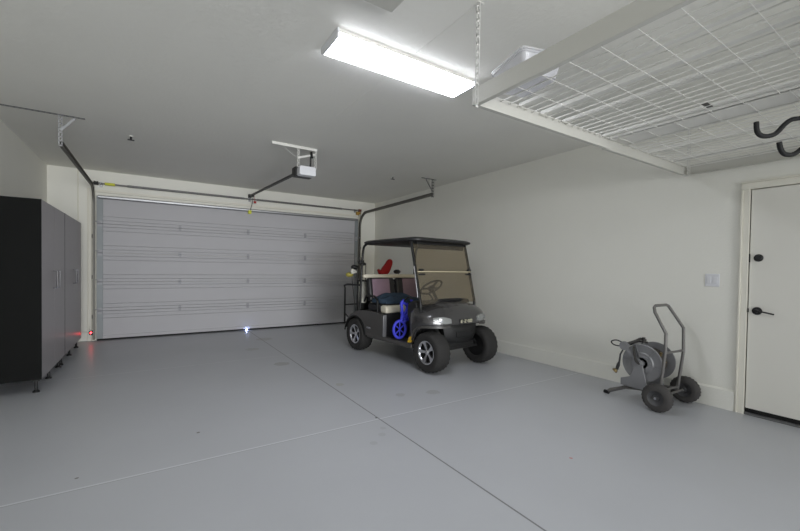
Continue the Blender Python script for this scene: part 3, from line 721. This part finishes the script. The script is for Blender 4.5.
# seat
part(MB().span((-1.42, -.52, .665), (-1.09, .52, .775)), 'seat_rear_cushion', M['blackv'], bevel=.028, seg=4)
part(MB().span((-1.10, -.51, .655), (-.95, .51, .770)), 'seat_cushion', M['cushion'], bevel=.028, seg=4, label='stone coloured front of the seat cushion')
part(MB().span((-1.40, -.46, .755), (-1.0, .46, .792)), 'seat_top', M['blackv'], bevel=.016, seg=3)
for y0, y1 in ((-.53, -.02), (.02, .50)):
    ym = (y0+y1)/2; w = (y1-y0)/2
    R = Matrix.Rotation(-.17, 3, 'Y')
    bk = part(MB().box((-1.41, ym, .985), (.09, 2*w, .37), R), 'seat_back', M['blackv'], bevel=.035, seg=4)
    ins = MB().box((-1.362, ym-(.03 if y0 < 0 else -.03), .995), (.03, 1.30*w, .33), R)
    part(ins, 'seat_back_insert', M['mauve'], bk, bevel=.012, seg=3, label='mauve grey seat panel')
part(MB().tube([(-1.10, -.555, .66), (-1.10, -.56, .84), (-1.18, -.56, .90), (-1.40, -.56, .90), (-1.46, -.56, .80)], .016, 10), 'armrest', M['blackmet'])
part(MB().tube([(-1.10, .555, .66), (-1.10, .56, .84), (-1.18, .56, .90), (-1.40, .56, .90), (-1.46, .56, .80)], .016, 10), 'armrest', M['blackmet'])
# roof
def roof_ring(x0, x1, w, z, r):
    return rr((x0+x1)/2, 0, (x1-x0)/2, w, r, z, 6)
part(MB().loft([roof_ring(-1.50, -.29, .55, 1.685, .10), roof_ring(-1.535, -.245, .585, 1.705, .13), roof_ring(-1.535, -.245, .585, 1.725, .13), roof_ring(-1.50, -.29, .55, 1.745, .12), roof_ring(-1.35, -.42, .42, 1.765, .10), roof_ring(-1.15, -.60, .25, 1.772, .08)]), 'roof', M['roof'], ang=50)
part(MB().span((-.40, -.46, 1.60), (-.335, .46, 1.69)), 'roof_header', M['black'], bevel=.01)
# posts
for s in (-1, 1):
    py = -.545 if s < 0 else .505
    part(MB().tube([(-.44, py*.98, 1.71), (-.38, py*.99, 1.69), (-.345, py, 1.63), (-.20, py, 1.05), (-.15, py, .84), (-.17, py*.98, .70)], .019, 12, sub=3), 'front_post', M['blackmet'])
    part(MB().tube([(-1.40, s*.53, 1.71), (-1.48, s*.54, 1.68), (-1.53, s*.545, 1.60), (-1.565, s*.55, 1.25), (-1.60, s*.55, .62)], .019, 12, sub=3), 'rear_post', M['blackmet'])
    part(MB().tube([(-.27, py+s*.022, 1.36), (-.215, py+s*.022, 1.10), (-.185, py+s*.022, .95)], .008, 8), 'post_trim', M['chrome'])
part(MB().span((-1.60, -.60, 1.385), (-1.53, -.52, 1.445)), 'post_clamp', M['black'], bevel=.008)
# folded rear cover along the back of the seats
part(MB().span((-1.56, -.545, 1.165), (-1.50, .545, 1.225)), 'rolled_cover', M['cushion'], bevel=.02, seg=3, label='cream rolled cover bar behind the seats')
part(MB().tube([(-1.565, -.55, 1.12), (-1.565, .55, 1.12)], .014, 10), 'rear_cross_bar', M['blackmet'])
# windshield in two tinted halves
def ws(z0, z1, th=.005):
    def X(z): return -.345+(1.63-z)*.25+.02
    b = MB()
    b.loft([[(X(z)-th/2, -.535, z), (X(z)-th/2, .50, z), (X(z)+th/2, .50, z), (X(z)+th/2, -.535, z)] for z in (z0, z1)])
    return b
wsh = part(ws(.86, 1.285), 'windshield_lower', M['tint'], label='tinted lower windshield pane')
part(ws(1.292, 1.655), 'windshield_upper', M['tint'], label='tinted upper windshield pane')
part(MB().span((-.262, -.535, 1.281), (-.225, .50, 1.293)), 'windshield_hinge', M['edge'])
for s in (-1, 1): part(MB().span((-.255, s*.46-.05, 1.24), (-.215, s*.46+.05, 1.262)).span((-.255, s*.47-.03, 1.295), (-.215, s*.47+.03, 1.325)), 'windshield_clip', M['black'], bevel=.006)
# bag rack frame behind
b = MB()
b.tube([(-1.60, -.565, 1.05), (-1.95, -.575, 1.05), (-2.06, -.57, 1.03), (-2.07, -.55, .98), (-2.07, -.55, .42), (-2.07, -.50, .36), (-2.07, .50, .36), (-2.07, .55, .42), (-2.07, .55, .98), (-2.06, .57, 1.03), (-1.95, .575, 1.05), (-1.60, .565, 1.05)], .016, 10)
part(b, 'bag_rack', M['blackmet'], ang=60)
part(MB().tube([(-2.07, -.54, .70), (-2.07, .54, .70)], .011, 8), 'rack_rail', M['blackmet'])
part(MB().tube([(-2.07, -.54, .55), (-1.92, -.56, .50)], .010, 8), 'rack_strut', M['blackmet'])
part(MB().span((-2.08, -.50, .40), (-1.80, .50, .43)), 'bag_tray', M['bumper'], bevel=.01)

# --- things carried by the cart (own top-level things)
def carried(name, x, y, z, label, cat, group=None): return empty(name, cw(x, y, z), label, cat, group, rz=CA)
def golf_bag(x, y, label, m1, m2, zt=1.12):
    t = carried('golf_bag', x, y, .435, label, 'golf bag', 'golf bags on the back of the cart'); og = (x, y, .435)
    def ring(r1, r2, z, dx): return [(x+dx+r1*math.cos(a), y+r2*math.sin(a), z) for a in [2*PI*k/24 for k in range(24)]]
    MB().loft([ring(.09, .115, .435, -.02), ring(.105, .13, .46, -.02), ring(.10, .125, .75, 0), ring(.105, .13, zt-.06, .03), ring(.10, .125, zt-.06, .03)]).build('bag_body', m1, t, org=og, ang=50)
    MB().loft([ring(.113, .138, zt-.075, .03), ring(.115, .14, zt, .033), ring(.095, .12, zt, .033), ring(.09, .115, zt-.04, .033)]).build('bag_collar', m2, t, org=og, ang=50)
    MB().span((x-.14, y-.07, .55), (x-.08, y+.07, .88)).build('bag_pocket', m2, t, org=og, bevel=.03, seg=4)
    return t
golf_bag(-1.87, -.30, 'dark golf bag strapped on the near rear corner of the cart', M['bagb'], M['bagb'])
golf_bag(-1.86, .22, 'black and white golf bag under the red headcover at the back of the cart', M['bagb'], M['bagw'])
def golf_club(x, y, z, hx_, hy_, label, kind, m):
    t = carried('golf_club', x, y, .50, label, 'golf club', 'golf clubs in the bags'); og = (x, y, .50)
    hd = Vector((x+hx_, y+hy_, z)); MB().cyl((x, y, .50), hd, .007, 8).build('club_shaft', M['steel'], t, org=og)
    b = MB()
    if kind == 'iron': b.prism([(0, 0), (.095, -.016), (.11, .03), (.08, .07), (.0, .03)], -.016, .016, lambda p, u: (hd.x+u, hd.y-p[0], hd.z+p[1]))
    else:
        rings = []
        for k in range(1, 8):
            a = PI*k/8; rings.append([(hd.x-.01+.055*math.sin(a)*math.cos(c), hd.y-.03-.07*math.cos(a), hd.z+.01+.04*math.sin(a)*math.sin(c)) for c in [2*PI*j/14 for j in range(14)]])
        b.loft(rings)
    b.build('club_head', m, t, org=og, bevel=.004 if kind == 'iron' else 0, ang=50)
golf_club(-1.83, -.42, 1.325, -.01, -.05, 'driver with a black head leaning out of the near bag', 'wood', M['black'])
golf_club(-1.85, -.36, 1.24, .02, -.12, 'iron with a white head low in the near bag', 'iron', M['bagw'])
golf_club(-1.82, -.31, 1.37, .04, -.02, 'iron with a dark head highest in the near bag', 'iron', M['black'])
golf_club(-1.88, -.44, 1.20, -.02, -.09, 'wood with a yellow olive head at the outside of the near bag', 'wood', M['bagy'])
golf_club(-1.84, .30, 1.255, .02, .10, 'wood with a black head beside the red headcover', 'wood', M['black'])
# red headcover, standing on a club of the far bag
hc = carried('club_headcover', -1.82, .08, 1.20, 'bright red knitted club headcover sticking up behind the seats', 'headcover')
pts = [(-1.82, .05, 1.12), (-1.82, .03, 1.22), (-1.82, .09, 1.27), (-1.82, .15, 1.35), (-1.82, .20, 1.44), (-1.82, .22, 1.48)]
MB().tube(pts, [.035, .045, .05, .06, .065, .07, .075, .078, .075, .07, .065, .062, .055, .045, .03, .012], 14, sub=3).build('headcover_sock', M['red'], hc, org=(-1.82, .08, 1.20), ang=80)
MB().tube([(-1.82, .03, 1.225), (-1.82, -.02, 1.25), (-1.82, -.05, 1.30)], [.03, .03, .022, .012], 10, sub=1).build('headcover_flap', M['red'], hc, org=(-1.82, .08, 1.20), ang=80)
# white towel roll
tw = MB().tube([(-1.70, -.435, .76), (-1.70, -.435, .90), (-1.705, -.435, 1.10)], [.06, .066, .068, .066, .062, .055], 14, sub=2).build('rolled_towel', M['bagw'], org=(-1.70, -.435, .76))
tw.location = cw(-1.70, -.435, .76); tw.rotation_euler = (0, 0, CA); tag(tw, 'white rolled towel standing between the seat back and the near golf bag', 'towel')
# teal cloth on the seat
b = MB(); n = 16; rows = []
for i in range(n+1):
    row = []
    for j in range(n+1):
        u = i/n*2-1; v = j/n*2-1
        e = max(0, 1-(abs(u)**3+abs(v)**3)*.5)
        h_ = .79+.02+e*(.085+.05*noise.noise(Vector((u*2.2, v*2.6, .3))))+.03*max(0, -u)*e*2
        row.append((-1.19+.19*u+.02*noise.noise(Vector((v*2, 0, 1))), -.12+.36*v+.03*noise.noise(Vector((u*2, 5, 1))), h_))
    rows.append(row)
V = [[b.bm.verts.new(p) for p in row] for row in rows]; B_ = [[b.bm.verts.new((p[0], p[1], .793)) for p in row] for row in rows]
for i in range(n):
    for j in range(n):
        b.bm.faces.new((V[i][j], V[i+1][j], V[i+1][j+1], V[i][j+1])); b.bm.faces.new((B_[i][j], B_[i][j+1], B_[i+1][j+1], B_[i+1][j]))
for i in range(n):
    for (A, Bq) in (((V[i][0], V[i+1][0]), (B_[i][0], B_[i+1][0])), ((V[i][n], V[i+1][n]), (B_[i][n], B_[i+1][n])), ((V[0][i], V[0][i+1]), (B_[0][i], B_[0][i+1])), ((V[n][i], V[n][i+1]), (B_[n][i], B_[n][i+1]))):
        b.bm.faces.new((A[0], A[1], Bq[1], Bq[0]))
o = b.build('folded_cloth', M['teal'], org=(-1.17, -.12, .793), ang=80); o.location = cw(-1.17, -.12, .793); o.rotation_euler = (0, 0, CA)
tag(o, 'crumpled dark teal cloth lying on the golf cart seat', 'cloth')
# blue strap bundle
sb = carried('strap_bundle', -.60, -.50, .32, 'bright blue bundle of straps with a coiled loop hanging in the cart doorway', 'straps'); og = (-.60, -.50, .32)
def S(y, z, x=-.60): return (x, y, z)
ringp = [S(-.53+.090*math.cos(a), .475+.118*math.sin(a), -.60+.02*math.cos(a)) for a in [2*PI*k/28 for k in range(28)]]
MB().tube(ringp, .020, 8, closed=True).build('coiled_loop', M['blue'], sb, org=og, ang=60)
for p, q in (((-.53, .37), (-.53, .59)), ((-.60, .42), (-.46, .53)), ((-.595, .53), (-.465, .42))):
    MB().beam(S(*p), S(*q), .018, .012).build('strap', M['blue'], sb, org=og, bevel=.003)
for pts in ([S(-.50, .60), S(-.485, .68), S(-.51, .77, -.58), S(-.52, .84, -.58), S(-.48, .88, -.57)], [S(-.45, .56), S(-.40, .66), S(-.37, .76, -.58), S(-.33, .84, -.57), S(-.36, .88, -.56)],
            [S(-.46, .62), S(-.355, .62), S(-.36, .74, -.58), S(-.43, .83, -.57)], [S(-.49, .64), S(-.42, .72), S(-.42, .80, -.58), S(-.50, .85, -.57)], [S(-.51, .72, -.59), S(-.45, .64), S(-.38, .60)]):
    MB().tube(pts, .022, 8, sub=4).build('strap', M['blue'], sb, org=og, ang=60)
MB().tube([S(-.50, .86, -.57), (-.50, -.46, .93), (-.46, -.42, .90)], .012, 8).build('buckle', M['blackmet'], sb, org=og)

# ------------------------------------------------------------------ added fill light, placed in the made-up doorway
ld = bpy.data.lights.new('fill_light', 'AREA'); ld.shape = 'RECTANGLE'; ld.size = 4.4; ld.size_y = 2.35; ld.energy = FILL; ld.color = (.97, .985, 1); ld.spread = math.radians(66)
lo = bpy.data.objects.new('fill_light', ld); COL.objects.link(lo); lo.location = (.95, YN-.12, 1.22); lo.rotation_euler = (-PI/2, 0, PI)
# ------------------------------------------------------------------ world, camera
w = bpy.data.worlds.new('world'); SC.world = w; w.use_nodes = True
w.node_tree.nodes['Background'].inputs[0].default_value = (.5, .55, .6, 1); w.node_tree.nodes['Background'].inputs[1].default_value = .3
cd = bpy.data.cameras.new('camera'); co = bpy.data.objects.new('camera', cd); COL.objects.link(co)
F, yaw, pit, rol, cyp = 384.5224, .5756, -.0185, .0147, 275.4548
fw = Vector((math.sin(yaw)*math.cos(pit), math.cos(yaw)*math.cos(pit), math.sin(pit)))
r0 = Vector((math.cos(yaw), -math.sin(yaw), 0)); u0 = r0.cross(fw)
rt = math.cos(rol)*r0+math.sin(rol)*u0; up = rt.cross(fw)
mt = Matrix((rt, up, -fw)).transposed().to_4x4(); mt.translation = (0, 0, 1.3256); co.matrix_world = mt
cd.sensor_fit = 'HORIZONTAL'; cd.sensor_width = 36; cd.lens = 36*F/800; cd.shift_y = (cyp-265.5)/800; cd.clip_start = .05
SC.camera = co
vs = SC.view_settings; vs.view_transform = 'Standard'; vs.look = 'None'; vs.gamma = 1; vs.exposure = 1.7; vs.use_curve_mapping = False
SC.cycles.max_bounces = 12; SC.cycles.diffuse_bounces = 8; SC.cycles.transparent_max_bounces = 16; SC.cycles.use_denoising = True
SC.cycles.caustics_reflective = False; SC.cycles.sample_clamp_indirect = 4
